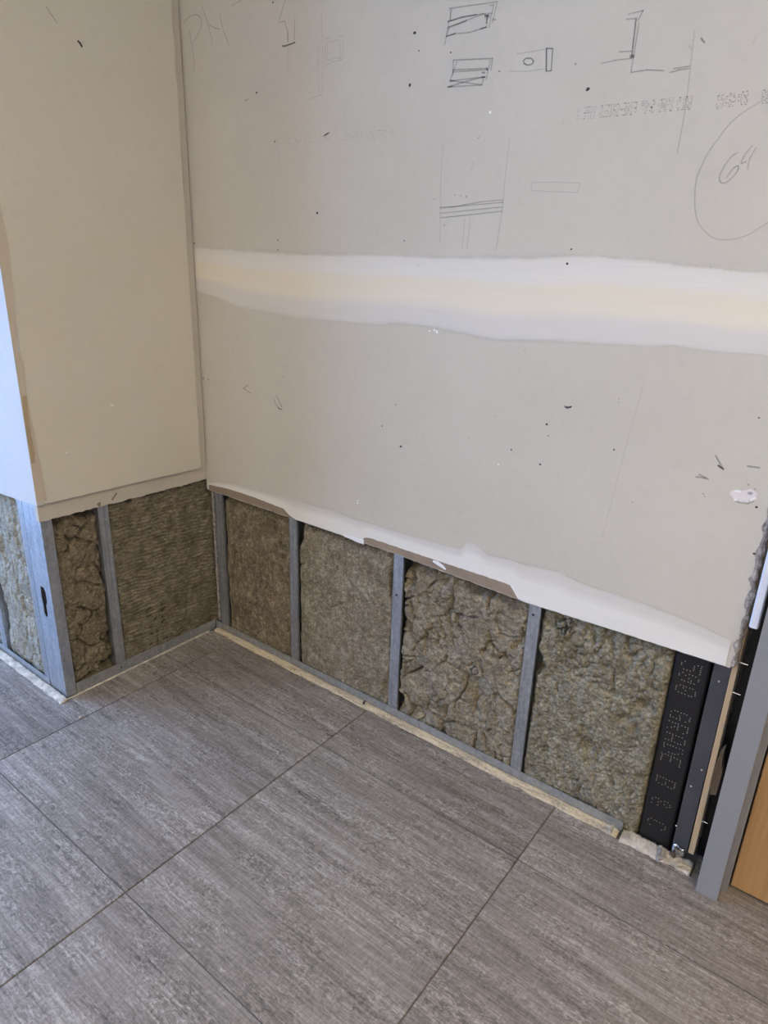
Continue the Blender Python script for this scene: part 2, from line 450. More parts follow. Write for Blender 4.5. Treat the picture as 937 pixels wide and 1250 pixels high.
# unseen sides of the room
struct(box('ceiling', -1.85, 3.4, -4.3, 0.30, CEIL + 0.001, CEIL + 0.1, M['ceiling']))
struct(box('wall_back', -1.85, 3.4, -4.32, -4.2, 0.0, CEIL, M['painted']))
struct(box('wall_side', 3.3, 3.4, -4.2, 0.2, 0.0, CEIL, M['painted']))
ww = struct(empty('wall_window', (WIN_X, -2.0, 0)))
def wbox(n_, y0, y1, z0, z1, m='painted', x0=-1.85, x1=-1.742, p=None):
    o = box(n_, x0, x1, y0, y1, z0, z1, M[m]); q = p or ww; o.parent = q
    o.matrix_parent_inverse = Matrix.Translation(-q.location)
    return o
wbox('wall_panel', -4.2, WIN_Y0, 0, CEIL); wbox('wall_panel', WIN_Y1, -0.45, 0, CEIL)
wbox('wall_panel', WIN_Y0, WIN_Y1, 0, WIN_Z0); wbox('wall_panel', WIN_Y0, WIN_Y1, WIN_Z1, CEIL)
win = struct(empty('window_1', (WIN_X, -2.0, WIN_Z0)))
for (a, b, c, d) in ((WIN_Y0, WIN_Y0 + .05, WIN_Z0, WIN_Z1), (WIN_Y1 - .05, WIN_Y1, WIN_Z0, WIN_Z1), (WIN_Y0 + .05, WIN_Y1 - .05, WIN_Z0, WIN_Z0 + .05),
                     (WIN_Y0 + .05, WIN_Y1 - .05, WIN_Z1 - .05, WIN_Z1), (-1.975, -1.925, WIN_Z0 + .05, WIN_Z1 - .05)):
    wbox('window_frame', a, b, c, d, 'white_frame', -1.83, -1.78, win)

# ------------------------------------------------------------------ ceiling lamps
def diffuser_mat():
    n = NT('lamp_diffuser'); n.b.inputs['Emission Color'].default_value = LAMP_COLOR
    n.b.inputs['Emission Strength'].default_value = LAMP_STRENGTH; n.color((0.9, 0.9, 0.9, 1)); return n.m
dm = diffuser_mat()
for i, (lx, ly) in enumerate(LAMPS):
    e = empty('ceiling_lamp', (lx, ly, CEIL - 0.05))
    tag(e, 'square white ceiling light panel with a glowing diffuser', 'ceiling light', 'ceiling light panels')
    bm = bmesh.new()
    for (a, b, c, d) in ((-.31, .31, -.31, -.29), (-.31, .31, .29, .31), (-.31, -.29, -.29, .29), (.29, .31, -.29, .29)):
        add_box(bm, a, b, c, d, 0, 0.05)
    bm_obj('lamp_frame', bm, M['lamp_body'], e)
    box('diffuser', -.289, .289, -.289, .289, 0.010, 0.020, dm, e)

# ------------------------------------------------------------------ steel studs and tracks
def c_channel(name, p_face, u0, u1, z0, z1, depth, face, web_at, mat, hole=None, ribs=True):
    """C stud whose flange [u0,u1] lies in the wall face; web at 'u0' or 'u1'."""
    t = 0.0012
    prof = []
    # profile in (u, d), d = depth behind the wall face
    if web_at == 'u0': a, b = u0, u1
    else: a, b = u1, u0
    s = 1 if b > a else -1
    r = 0.0007
    fl = [(a, 0)]
    if ribs:
        wdt = abs(b - a)
        for fpos in (0.30, 0.68):
            c0 = a + s * wdt * fpos
            fl += [(c0 - s * .0022, 0), (c0 - s * .001, r), (c0 + s * .001, r), (c0 + s * .0022, 0)]
    fl += [(b, 0), (b, 0.008), (b - s * t, 0.008)]
    inner = [(b - s * t, t + r), (a + s * t, t + r), (a + s * t, depth - t), (b - s * t, depth - t), (b - s * t, depth - .008), (b, depth - .008), (b, depth), (a, depth)]
    prof = fl + inner
    if face == 'Y': fn = lambda u, d, z: (u, p_face + d, z)
    elif face == 'X': fn = lambda u, d, z: (p_face - d, u, z)
    else: fn = lambda u, d, z: (u, p_face + d, z)
    return prism(name, prof, fn, z0, z1, mat)
def screw(parent, loc, axis):
    bm = bmesh.new()
    m = Matrix.Translation(loc) @ (Matrix.Rotation(math.pi / 2, 4, 'X') if axis == 'Y' else Matrix.Rotation(math.pi / 2, 4, 'Y'))
    bmesh.ops.create_cone(bm, cap_ends=True, segments=10, radius1=0.0032, radius2=0.0024, depth=0.003, matrix=m)
    return bm_obj('screw', bm, M['char_steel'], parent)
ZT = CEIL - 0.003
sds = []
for (x0, x1, web, lab) in ((0.0335, 0.0720, 'u0', 'steel stud standing in the inside corner where the two walls meet'),
                           (0.3865, 0.4195, 'u0', 'ribbed steel stud, next along the long wall from the inside corner stud'),
                           (0.7920, 0.8240, 'u0', 'bluish steel stud midway along the long wall, with a screw in its face'),
                           (1.2010, 1.2310, 'u0', 'bluish steel stud beside the wool batt next to the black column')):
    o = c_channel('steel_stud', 0.0006, x0, x1, 0.003, ZT, 0.0905, 'Y', web, M['galv'])
    tag(o, lab, 'stud', 'steel studs of the long wall'); sds.append(o)
screw(sds[2], (0.8060, -0.0008, 0.405), 'Y')
screw(sds[3], (1.2130, -0.0008, 0.490), 'Y')
o = c_channel('steel_stud', -0.0006, -0.4000, -0.3670, 0.003, ZT, 0.0905, 'X', 'u0', M['galv'])
tag(o, 'shaded steel stud between the two wool batts under the boxed-out board', 'stud')

# end stud: web faces -Y with a punched keyhole
bm = bmesh.new()
t = 0.0012
def quadbox(x0, x1, y0, y1, z0, z1): add_box(bm, x0, x1, y0, y1, z0, z1)
add_box(bm, -t, 0, -L, -L + 0.032, 0.003, ZT)
for k in (0.010, 0.021): add_box(bm, 0, 0.0006, -L + k - .001, -L + k + .001, 0.01, ZT)
add_box(bm, -0.092, -0.092 + t, -L, -L + 0.032, 0.003, ZT)
end_stud = empty('steel_stud', (0, 0, 0))
tag(end_stud, 'steel stud at the outside corner, its blue-lit web punched with a keyhole', 'stud')
bm_obj('flange', bm, M['galv'], end_stud)
hx, hz = -0.050, 0.312
hw = [(-0.010, 0.050), (0.010, 0.050), (0.017, 0.038), (0.017, 0.004), (0.009, -0.008), (0.009, -0.040), (0.0, -0.052), (-0.009, -0.040), (-0.009, -0.008), (-0.013, 0.010)]
hole = [(hx + a, hz + b) for a, b in hw]
bm = bmesh.new()
outer = [(-0.092 + t, 0.003), (-t, 0.003), (-t, ZT), (-0.092 + t, ZT)]
for yy in (-L, -L + t):
    eds = []
    for loop in (outer, hole):
        v = [bm.verts.new((a, yy, b)) for a, b in loop]
        eds += [bm.edges.new((v[i], v[(i + 1) % len(v)])) for i in range(len(v))]
    bmesh.ops.triangle_fill(bm, use_beauty=True, edges=eds)
bm_obj('punched_web', bm, M['galv'], end_stud)

for (x0, x1, web, lab) in ((-0.1260, -0.0958, 'u0', 'narrow steel stud flange pressed against the keyhole-punched corner stud'),
                           (-0.4020, -0.3700, 'u1', 'steel stud beyond the pale wool batt on the blue-lit wall'),
                           (-0.9800, -0.9480, 'u1', 'steel stud where the blue-lit wall opening ends')):
    o = c_channel('steel_stud', -L + 0.0006, x0, x1, 0.003, ZT, 0.0905, 'Y', web, M['galv'])
    tag(o, lab, 'stud')

def track(name, a0, a1, face, pos, h, lab, depth=0.0955):
    t = 0.0010
    prof = [(-0.0006, -0.0015), (-0.0006, h), (-0.0006 - t, h), (-0.0006 - t, -0.0018), (depth, -0.0018), (depth, h), (depth - t, h), (depth - t, -0.0008), (-0.0006, -0.0008)]
    prof = [(-0.0006 - t, -0.0018), (depth, -0.0018), (depth, h), (depth - t, h), (depth - t, -0.0008), (-0.0006, -0.0008), (-0.0006, h), (-0.0006 - t, h)]
    if face == 'Y': fn = lambda d, z, u: (u, pos + d, z)
    else: fn = lambda d, z, u: (pos - d, u, z)
    o = prism(name, prof, fn, a0, a1, M['galv_track'])
    tag(o, lab, 'track'); return o
track('floor_track', 0.004, 1.505, 'Y', 0.0, 0.032, 'long grey steel floor track under the wool batts of the long wall')
tr = track('floor_track', -0.236, -0.003, 'X', 0.0, 0.034, 'short steel floor track under the crimped wool batt, ending at the inside corner', 0.0915)
tr2 = track('floor_track', -0.5365, -0.237, 'X', 0.0, 0.038, 'steel floor track running to the outside corner stud under the boxed-out board', 0.0915)
track('floor_track', -1.70, -0.095, 'Y', -L, 0.030, 'blue-lit steel floor track under the pale wool batt')
screw(tr2, (0.0018, -0.385, 0.020), 'X')

# ------------------------------------------------------------------ mineral wool batts
def batt(name, face, pos, u0, u1, z0, z1, depth, style, mat, seed, label, rec=0.004, res=0.0026, ink=None, gaps=(), erode=0.020):
    nu = int((u1 - u0) / res) + 1; nv = int((z1 - z0) / res) + 1
    us = np.linspace(u0, u1, nu); vs = np.linspace(z0, z1, nv)
    U, V = np.meshgrid(us, vs, indexing='ij')
    s = seed
    warpu = U + 0.014 * fbm(U * 22, V * 22, s + 1, 4, 0.6); warpv = V + 0.014 * fbm(U * 14 + 9, V * 14, s + 2, 3)
    D = 0.010 * fbm(U * 9, V * 9, s + 3, 3)                         # + = pushed back
    fine = fbm(U * 150, V * 150, s + 4, 3, 0.7)
    D += 0.0022 * fine
    def cracks(scale, depth_, width, sd, su=1.0, sv=1.0, thr=-0.05):
        f1, f2, idv = worley(warpu * scale * su, warpv * scale * sv, sd)
        m = np.clip(1 - (f2 - f1) / width, 0, 1) ** 1.5
        patch = np.clip((fbm(U * 11, V * 11, sd + 7, 3) - thr) * 5, 0, 1)
        return depth_ * m * patch, idv
    if style == 'lumpy':
        c, i1 = cracks(12, 0.024, 0.13, s + 20, thr=-0.1); D += c + (i1 - .5) * 0.006
        c, i1 = cracks(24, 0.014, 0.16, s + 24, thr=0.02); D += c + (i1 - .5) * 0.004
        c, i2 = cracks(55, 0.005, 0.35, s + 21, thr=-0.1); D += c + (i2 - .5) * 0.003
        D += 0.006 * fbm(U * 30, V * 45, s + 33, 4, 0.65)
        D += 0.002 * fbm(U * 40, V * 190, s + 30, 2)
    elif style == 'smooth':
        c, i1 = cracks(60, 0.003, 0.4, s + 20, thr=-0.1); D += c + (i1 - .5) * 0.002
        c, i1 = cracks(9, 0.009, 0.06, s + 22, thr=0.12); D += c
        D += 0.0018 * fbm(U * 120, V * 200, s + 30, 2)
    elif style == 'grain':
        c, i1 = cracks(85, 0.005, 0.5, s + 20, thr=-0.4); D += c + (i1 - .5) * 0.004
        c, i1 = cracks(24, 0.010, 0.22, s + 22, 1.0, 0.6, thr=0.05); D += c + (i1 - .5) * 0.004
        hz_ = np.clip((V - (z0 + 0.55 * (z1 - z0))) * 8, 0, 1)
        c, i1 = cracks(36, 0.010, 0.4, s + 25, thr=-0.2); D += (c + (i1 - .5) * 0.005) * hz_
    elif style == 'rows':
        ph = V * 2 * np.pi / 0.0120 + 7.0 * fbm(U * 9, V * 12, s + 8, 4) + U * 40
        md = 0.5 + 0.5 * fbm(U * 45, V * 110, s + 9, 2)
        D += 0.0034 * np.sin(ph) * np.clip(0.15 + 1.2 * fbm(U * 55, V * 70, s + 9, 2) + 0.4, 0, 1.3) + 0.006 * fbm(U * 22, V * 22, s + 10, 4)
        D += 0.002 * fbm(U * 70, V * 120, s + 14, 2)
    elif style == 'vertical':
        D += 0.006 * fbm(U * 60, V * 9, s + 12, 4) + 0.003 * fbm(U * 160, V * 40, s + 13, 2)
        c, i1 = cracks(26, 0.012, 0.28, s + 22, 1.4, 0.6, thr=0.0); D += (c + (i1 - .5) * 0.006) * np.clip((U - u0) / (u1 - u0) * 2.0 - 0.3, 0.1, 1)
    # rounded torn edges
    du = np.minimum(U - u0, u1 - U); dt = z1 - V; db = V - z0
    e1 = np.clip(1 - (du + 0.006 * fbm(V * 40, U * 3, s + 40, 3)) / 0.012, 0, 1)
    e2 = np.clip(1 - (dt + 0.030 * fbm(U * 26, V * 6, s + 41, 4)) / (erode + 0.012), 0, 1)
    e3 = np.clip(1 - (db + 0.006 * fbm(U * 40, V * 3, s + 42, 3)) / 0.012, 0, 1)
    D += 0.012 * e1 ** 2 + 0.06 * e2 ** 1.3 + 0.012 * e3 ** 2
    for (gu, gv, ru, rv, gd) in gaps:
        q = ((U - gu) / ru) ** 2 + ((V - gv) / rv) ** 2 + 0.8 * fbm(U * 50, V * 50, s + 60, 3)
        D += gd * np.clip(1.25 - q, 0, 1)
    D = np.clip(D + rec, 0.0015, depth - 0.005)
    if face == 'Y': P = np.stack([U, pos + D, V], -1); back = pos + depth
    else: P = np.stack([pos - D, U, V], -1); back = pos - depth
    verts = P.reshape(-1, 3).tolist()
    idx = np.arange(nu * nv).reshape(nu, nv)
    faces = np.stack([idx[:-1, :-1], idx[1:, :-1], idx[1:, 1:], idx[:-1, 1:]], -1).reshape(-1, 4).tolist()
    border = list(idx[:, 0]) + list(idx[-1, 1:]) + list(idx[-2::-1, -1]) + list(idx[0, -2:0:-1])
    base = len(verts)
    for b in border:
        p = list(verts[b]); p[1 if face == 'Y' else 0] = back; verts.append(p)
    nb = len(border)
    for k in range(nb):
        k2 = (k + 1) % nb
        faces.append((border[k2], border[k], base + k, base + k2))
    faces.append(tuple(range(base, base + nb)))
    o = mesh_obj(name, verts, faces, mat, None, True)
    me = o.data
    a = me.attributes.new('ink', 'FLOAT', 'POINT')
    iv = np.zeros(len(verts))
    if ink:
        k = np.zeros(U.shape)
        for (p, q, wd) in ink:
            ax, ay = p; bx, by = q
            L2 = (bx - ax) ** 2 + (by - ay) ** 2 + 1e-9
            tt = np.clip(((U - ax) * (bx - ax) + (V - ay) * (by - ay)) / L2, 0, 1)
            d = np.hypot(U - ax - tt * (bx - ax), V - ay - tt * (by - ay))
            k = np.maximum(k, np.clip(1.6 - d / wd, 0, 1))
        k *= np.clip(0.80 + 0.9 * fbm(U * 90, V * 90, s + 70, 2), 0.2, 0.95)
        iv[:nu * nv] = k.reshape(-1)
    a.data.foreach_set('value', iv.astype(np.float32))
    tag(o, label, 'insulation')
    return o
def inkpx(lst, wd, y=0.006):
    out = []
    for poly in lst:
        pp = [on_y(a, b, y) for a, b in poly]
        out += [((p[0], p[2]), (q[0], q[2]), wd) for p, q in zip(pp[:-1], pp[1:])]
    return out
Z0 = 0.002
batt('wool_batt', 'Y', 0.0, 0.0735, 0.3850, Z0, 0.540, 0.085, 'vertical', M['wool_dark'], 11,
     'brown streaky mineral wool batt beside the inside corner stud', gaps=[(0.335, 0.30, .02, .05, .012), (0.30, 0.22, .02, .03, .010), (0.345, 0.42, .015, .02, .01)])
batt('wool_batt', 'Y', 0.0, 0.4205, 0.7910, Z0, 0.538, 0.085, 'smooth', M['wool'], 23,
     'smooth even mineral wool batt between the ribbed stud and the screw-marked stud', gaps=[(0.428, 0.49, .016, .04, .04), (0.783, 0.42, .012, .05, .03), (0.775, 0.08, .014, .03, .014)])
batt('wool_batt', 'Y', 0.0, 0.8250, 1.2000, Z0, 0.528, 0.085, 'lumpy', M['wool'], 37,
     'lumpy cracked mineral wool batt with a torn top edge', gaps=[(0.845, 0.475, .022, .04, .030), (0.85, 0.525, .03, .025, .04), (1.06, 0.505, .05, .018, .03), (0.832, 0.06, .02, .03, .03)],
     ink=inkpx([[(573, 818), (579, 814), (583, 822), (576, 826), (573, 818)]], 0.0022), erode=0.034)
batt('wool_batt', 'Y', 0.0, 1.2325, 1.5360, Z0, 0.540, 0.085, 'grain', M['wool_grain'], 53,
     'crumbly greenish mineral wool batt next to the black steel column', gaps=[(1.238, 0.36, .018, .03, .035), (1.50, 0.36, .02, .02, .015), (1.46, 0.30, .018, .016, .012), (1.485, 0.29, .014, .014, .015), (1.43, 0.36, .015, .012, .01)],
     ink=inkpx([[(677, 755), (676, 766), (690, 774), (693, 756)], [(681, 760), (689, 757), (690, 766), (682, 768)], [(684, 762), (690, 771)], [(696, 757), (695, 772)]], 0.0020))
batt('wool_batt', 'X', 0.0, -0.5365, -0.4015, Z0 + 0.002, 0.590, 0.085, 'lumpy', M['wool_dark'], 71,
     'narrow lumpy brown wool batt between the outside corner stud and the shaded stud', erode=0.02,
     gaps=[(-0.43, 0.565, .035, .022, .05), (-0.412, 0.13, .014, .03, .03), (-0.415, 0.055, .03, .018, .05), (-0.49, 0.035, .03, .012, .03), (-0.51, 0.46, .03, .012, .014)])
inkr = []
random.seed(3)
for r in range(7):
    for c in range(3):
        y_, z_ = -0.272 + c * 0.026, 0.05 + r * 0.021
        if random.random() < 0.8:
            inkr.append(((y_ + random.uniform(-.004, .004), z_), (y_ + random.uniform(.004, .016), z_ + random.uniform(-.006, .008)), 0.0028))
batt('wool_batt', 'X', 0.0, -0.3655, 0.028, Z0 + 0.002, 0.600, 0.085, 'rows', M['wool_rows'], 89,
     'wide brown wool batt with crimped rows and smeared black print', ink=inkr, gaps=[(0.0, 0.06, .02, .03, .02)])
batt('wool_batt', 'Y', -L, -0.3600, -0.1275, Z0, 0.650, 0.085, 'vertical', M['wool_pale'], 97,
     'pale daylit wool batt beside the keyhole-punched stud', rec=0.012, gaps=[(-0.30, 0.40, .02, .05, .012), (-0.24, 0.28, .014, .06, .008), (-0.18, 0.5, .015, .06, .01)])
batt('wool_batt', 'Y', -L, -0.9460, -0.4035, Z0, 0.650, 0.085, 'smooth', M['wool_pale'], 103,
     'pale wool batt in the opening past the second stud of the blue-lit wall', rec=0.010, res=0.005)
random.seed(7)

# ------------------------------------------------------------------ right end: column, stud, lath, door
HY = 0.012
bm = bmesh.new()
x0, x1, y0, y1, r = 1.5385, 1.6125, HY, HY + 0.074, 0.009
prof = []
for (cx, cy, a0) in ((x0 + r, y0 + r, 180), (x1 - r, y0 + r, 270), (x1 - r, y1 - r, 0), (x0 + r, y1 - r, 90)):
    for k in range(6):
        a = math.radians(a0 + 18 * k); prof.append((cx + r * math.cos(a), cy + r * math.sin(a)))
column = empty('steel_column', (1.575, HY + 0.037, 0))
tag(column, 'black square steel column with dotted white lettering running down it', 'column')
def child(o, p):
    o.parent = p; o.matrix_parent_inverse = Matrix.Translation(-p.location); return o
child(prism('column_tube', prof, lambda u, v, d: (u, v, d), -0.001, ZT, M['black_steel']), column)

FONT = {'0': '3E5149453E', '1': '00427F4000', '2': '4261514946', '3': '2141454B31', '4': '1814127F10', '5': '2745454539', '6': '3C4A494930',
        '7': '0171090503', '8': '3649494936', '9': '064949291E', 'A': '7E1111117E', 'B': '7F49494936', 'C': '3E41414122', 'D': '7F4141221C',
        'E': '7F49494941', 'F': '7F09090901', 'G': '3E4149497A', 'H': '7F0808087F', 'I': '00417F4100', 'L': '7F40404040', 'M': '7F020C027F',
        'N': '7F0408107F', 'O': '3E4141413E', 'P': '7F09090906', 'R': '7F09192946', 'S': '4649494931', 'T': '01017F0101', 'X': '6314081463',
        'Y': '0708700807', '&': '3649552250', '/': '2010080402', '"': '0007000700', '-': '0808080808', ':': '0036360000', '.': '0060600000'}
def dot_text(name, items, fn, size, mat, parent, jitter=0.0):
    """items: (char, a, b) = start along the line; fn(a, b) -> xyz; size=(dot pitch a, dot pitch b, dot half size)"""
    vs, fs = [], []
    pa, pb, h = size
    for ch, a0, b0 in items:
        if ch == ' ': continue
        cols = bytes.fromhex(FONT[ch])
        for ci, byte in enumerate(cols):
            for ri in range(7):
                if byte >> ri & 1:
                    if jitter and random.random() < jitter: continue
                    a = a0 + ci * pa + random.uniform(-.12, .12) * pa; b = b0 - ri * pb + random.uniform(-.12, .12) * pb
                    n = len(vs)
                    vs += [fn(a - h, b - h), fn(a + h, b - h), fn(a + h, b + h), fn(a - h, b + h)]
                    fs.append((n, n + 1, n + 2, n + 3))
    return mesh_obj(name, vs, fs, mat, parent)
# lettering reads downwards, letter tops towards +X
zc = [(c, on_y(px, py, HY)) for c, px, py in (('5', 838, 808), ('0', 837, 822), ('0', 833, 837), ('G', 823, 867), ('R', 820, 881), ('A', 818, 895), ('D', 814, 908),
      ('E', 811, 920), ('B', 806, 948), ('&', 802, 974), ('C', 797, 1000))]
items = [(c, -(p[2]), 0.0) for c, p in zc]
o = dot_text('stencil_lettering', items, lambda a, b: (1.594 + b, HY - 0.0004, -a), (0.0046, 0.0066, 0.0011), M['stencil'], None, 0.06)
child(o, column)

o = c_channel('steel_stud', 0.004, 1.6170, 1.6490, 0.030, ZT, 0.085, 'Y', 'u1', M['char_steel'], ribs=False)
jst = tag(o, 'charcoal painted stud between the black column and the pine strip', 'stud')
for (px, py) in ((877, 832), (856, 940), (843, 960), (825, 1008)):
    p = on_y(px, py, 0.003); bm = bmesh.new()
    bmesh.ops.create_icosphere(bm, subdivisions=1, radius=0.0024, matrix=Matrix.Translation((p[0], 0.0035, p[2])))
    bm_obj('paint_chip', bm, M['crumb'], jst)
o = c_channel('steel_stud', 0.046, 1.6660, 1.6900, 0.004, ZT, 0.045, 'Y', 'u0', M['black_steel'], ribs=False)  # black channel added so the gap goes dark instead of showing lit backing
tag(o, 'black channel added to darken the gap between the pine strip and the grey door frame', 'stud')
# bright torn foot of that stud
vs, fs = [], []
n = 7
for i in range(n):
    for j in range(5):
        vs.append((1.619 + i * 0.0045, 0.002 - 0.004 * math.sin(j * 1.1 + i * 0.8) - 0.002 * (i % 2), 0.010 + j * 0.0075 + random.uniform(-.002, .002)))
for i in range(n - 1):
    for j in range(4): fs.append((i * 5 + j, (i + 1) * 5 + j, (i + 1) * 5 + j + 1, i * 5 + j + 1))
o = mesh_obj('metal_clip', vs, fs, M['shiny'], None, True)
md = o.modifiers.new('thick', 'SOLIDIFY'); md.thickness = 0.001
tag(o, 'crumpled shiny metal scrap at the foot of the charcoal stud', 'scrap')

lath = empty('pine_lath', (1.657, 0.012, 0.03))
tag(lath, 'pale pine strip standing at the cut board edge beside the door frame', 'wood strip')
vs = []
for (z, xa, xb) in ((0.036, 1.6522, 1.6640), (0.30, 1.6510, 1.6622), (0.5345, 1.6500, 1.6600), (1.2, 1.6500, 1.6595), (2.4, 1.6500, 1.6595)):
    vs += [(xa, 0.001, z), (xb, 0.0015, z), (xb, 0.040, z), (xa, 0.040, z)]
fs = [(0, 1, 2, 3)]
for k in range(4):
    for q in range(4): fs.append((k * 4 + q, k * 4 + (q + 1) % 4, (k + 1) * 4 + (q + 1) % 4, (k + 1) * 4 + q))
fs.append((19, 18, 17, 16))
child(mesh_obj('lath_body', vs, fs, M['pine']), lath)
for (px, py) in ((895, 846), (911, 812), (870, 943), (864, 962), (859, 1004)):
    p = on_y(px, py, 0.004); bm = bmesh.new()
    bmesh.ops.create_cone(bm, cap_ends=True, segments=6, radius1=0.0012, radius2=0.0012, depth=0.016,
        matrix=Matrix.Translation((1.668, 0.006, p[2])) @ Matrix.Rotation(math.pi / 2, 4, 'Y'))
    child(bm_obj('nail', bm, M['shiny']), lath)
# torn brown wood piece against the frame
pp = [on_y(px, py, -0.010) for px, py in ((879, 918), (884, 914), (881, 930), (881, 945), (877, 958), (874, 970), (866, 969), (868, 953), (872, 938), (876, 926))]
o = prism('wood_splinter', [(p[0], p[2]) for p in pp], FY, -0.012, 0.010, M['splinter'])
tag(o, 'torn brown wood splinter wedged against the grey door frame', 'splinter')

# white vinyl bead between board and frame
pb = on_y(917, 765, -0.034)
vt = prism('vinyl_bead', [(pb[0] - 0.0030, -0.020), (pb[0] - 0.0045, -0.036), (pb[0] - 0.001, -0.0395), (pb[0] + 0.0095, -0.0395), (pb[0] + 0.0115, -0.036), (pb[0] + 0.0115, -0.020)],
           lambda u, v, d: (u, v, d), float(pb[2]), 2.1, M['vinyl'])
tag(vt, 'white vinyl trim bead ending in mid air above the pine strip', 'trim')

# door: steel frame and maple leaf
door = struct(empty('door_1', (1.70, 0, 0)))
FYF = -0.058
jamb_prof = [(1.689, FYF), (1.7325, FYF), (1.7335, FYF + 0.001), (1.7335, -0.022), (1.7445, -0.022), (1.7445, 0.050), (1.735, 0.050), (1.735, 0.10), (1.692, 0.10), (1.692, 0.088),
             (1.722, 0.088), (1.722, FYF + 0.014), (1.6895, FYF + 0.014)]
child(prism('door_jamb', jamb_prof, lambda u, v, d: (u, v, d), 0.0005, 2.15, M['frame_gray']), door)
child(prism('door_jamb', [(4.379 - a, b) for a, b in jamb_prof], lambda u, v, d: (u, v, d), 0.0005, 2.15, M['frame_gray']), door)
child(box('door_head', 1.734, 2.645, FYF, 0.09, 2.105, 2.15, M['frame_gray']), door)
child(box('door_leaf', 1.7475, 2.6315, 0.001, 0.045, 0.006, 2.10, M['maple'], None, 0.0015), door)

# ------------------------------------------------------------------ floor edge: adhesive strip, rubble, crumbs
def strip(name, face, pos, u0, u1, w0, hh, mat, seed, label, res=0.004, rough_fn=None):
    n = int((u1 - u0) / res) + 1; us = np.linspace(u0, u1, n)
    rows = 6
    vs, fs = [], []
    for k, u in enumerate(us):
        kk = rough_fn(u) if rough_fn else 1.0
        out = w0 * (0.90 + 0.30 * kk * float(fbm(np.array([u * 17]), np.array([seed * 1.1]), seed, 5, 0.7)[0]))
        for j in range(rows):
            f = j / (rows - 1)
            d = -0.0018 - (out - 0.0018) * f
            nz = float(fbm(np.array([u * 60 + f * 4]), np.array([f * 9.0 + u * 33]), seed + 3, 4, 0.7)[0])
            z = hh * (1 - 0.75 * f ** 2) * (1 + 0.55 * kk * nz)
            if j == rows - 1: z = 0.0004
            vs.append((u, pos + d, z) if face == 'Y' else (pos - d, u, z))
        for j in (rows - 1, 0):
            d = -0.0018 if j == 0 else -out
            vs.append((u, pos + d, -0.0018) if face == 'Y' else (pos - d, u, -0.0018))
    m = rows + 2
    for k in range(n - 1):
        for j in range(m):
            fs.append((k * m + j, k * m + (j + 1) % m, (k + 1) * m + (j + 1) % m, (k + 1) * m + j))
    fs.append(tuple(range(m))); fs.append(tuple(range((n - 1) * m, n * m)))
    o = mesh_obj(name, vs, fs, mat, None, True)
    tag(o, label, 'adhesive'); return o
strip('adhesive_strip', 'Y', 0.0, 0.016, 1.50, 0.0290, 0.007, M['plaster'], 5, 'cream strip of old adhesive between floor tiles and the long floor track')
strip('adhesive_strip', 'X', 0.0, -0.575, -0.034, 0.0085, 0.002, M['plaster_white'], 6, 'thin cream adhesive line between floor tiles and the track under the boxed-out board')
strip('adhesive_strip', 'Y', -L - 0.0025, -1.0, 0.012, 0.027, 0.009, M['plaster_white'], 8, 'chipped whitish adhesive strip along the blue-lit floor track')
strip('adhesive_strip', 'Y', 0.010, 1.508, 1.668, 0.0430, 0.011, M['plaster_white'], 9, 'broken whitish plaster strip at the foot of the black column', 0.003, lambda u: 1.5)
o = box('sill_debris', 1.50, 1.536, 0.012, 0.085, -0.0018, 0.012, M['dirt'], None, 0.003)
bm = bmesh.new(); bm.from_mesh(o.data)
bmesh.ops.subdivide_edges(bm, edges=bm.edges[:], cuts=5, use_grid_fill=True)
for v in bm.verts:
    if v.co.z > 0.002: v.co += Vector((random.uniform(-.002, .001), random.uniform(-.002, .002), random.uniform(-.004, .004)))
bm.to_mesh(o.data); bm.free()
tag(o, 'dark brown rotten debris under the crumbly wool batt end', 'debris')
def chunk(name, loc, s, mat, label, cat, seed, group=None):
    rnd = random.Random(seed); bm = bmesh.new()
    bmesh.ops.create_icosphere(bm, subdivisions=2, radius=1.0)
    k = [rnd.uniform(-1, 1) for _ in range(6)]
    zmin = 9
    for v in bm.verts:
        d = 1 + 0.25 * math.sin(4 * v.co.x + k[0] * 3) + 0.22 * math.sin(5 * v.co.y + k[1] * 3) + 0.15 * math.sin(6 * v.co.z + k[2]) + rnd.uniform(-.13, .13)
        v.co = Vector((v.co.x * d * s[0], v.co.y * d * s[1], v.co.z * d * s[2])); zmin = min(zmin, v.co.z)
    rz = Matrix.Rotation(rnd.uniform(0, 3), 4, 'Z')
    for v in bm.verts: v.co.z -= zmin
    bmesh.ops.transform(bm, matrix=rz, verts=bm.verts[:])
    o = bm_obj(name, bm, mat); o.location = loc
    tag(o, label, cat, group); return o
p = on_z(746, 1012, 0.012)
chunk('plaster_chunk', (p[0], p[1] - 0.006, 0.006), (0.011, 0.007, 0.011), M['plaster_white'], 'crumpled white plaster lump at the cut end of the long track', 'rubble', 2)
p = on_z(822, 1040, 0.01)
chunk('plaster_chunk', (1.600, -0.022, 0.008), (0.019, 0.008, 0.006), M['gypsum'], 'flat broken plaster piece in front of the black column foot', 'rubble', 3)
chunk('plaster_chunk', (1.652, -0.020, 0.008), (0.014, 0.009, 0.007), M['plaster'], 'tan plaster lump beside the door frame foot', 'rubble', 4)
chunk('plaster_chunk', (1.625, -0.008, 0.010), (0.008, 0.006, 0.007), M['dirt'], 'small brown debris lump below the shiny metal scrap', 'rubble', 5)
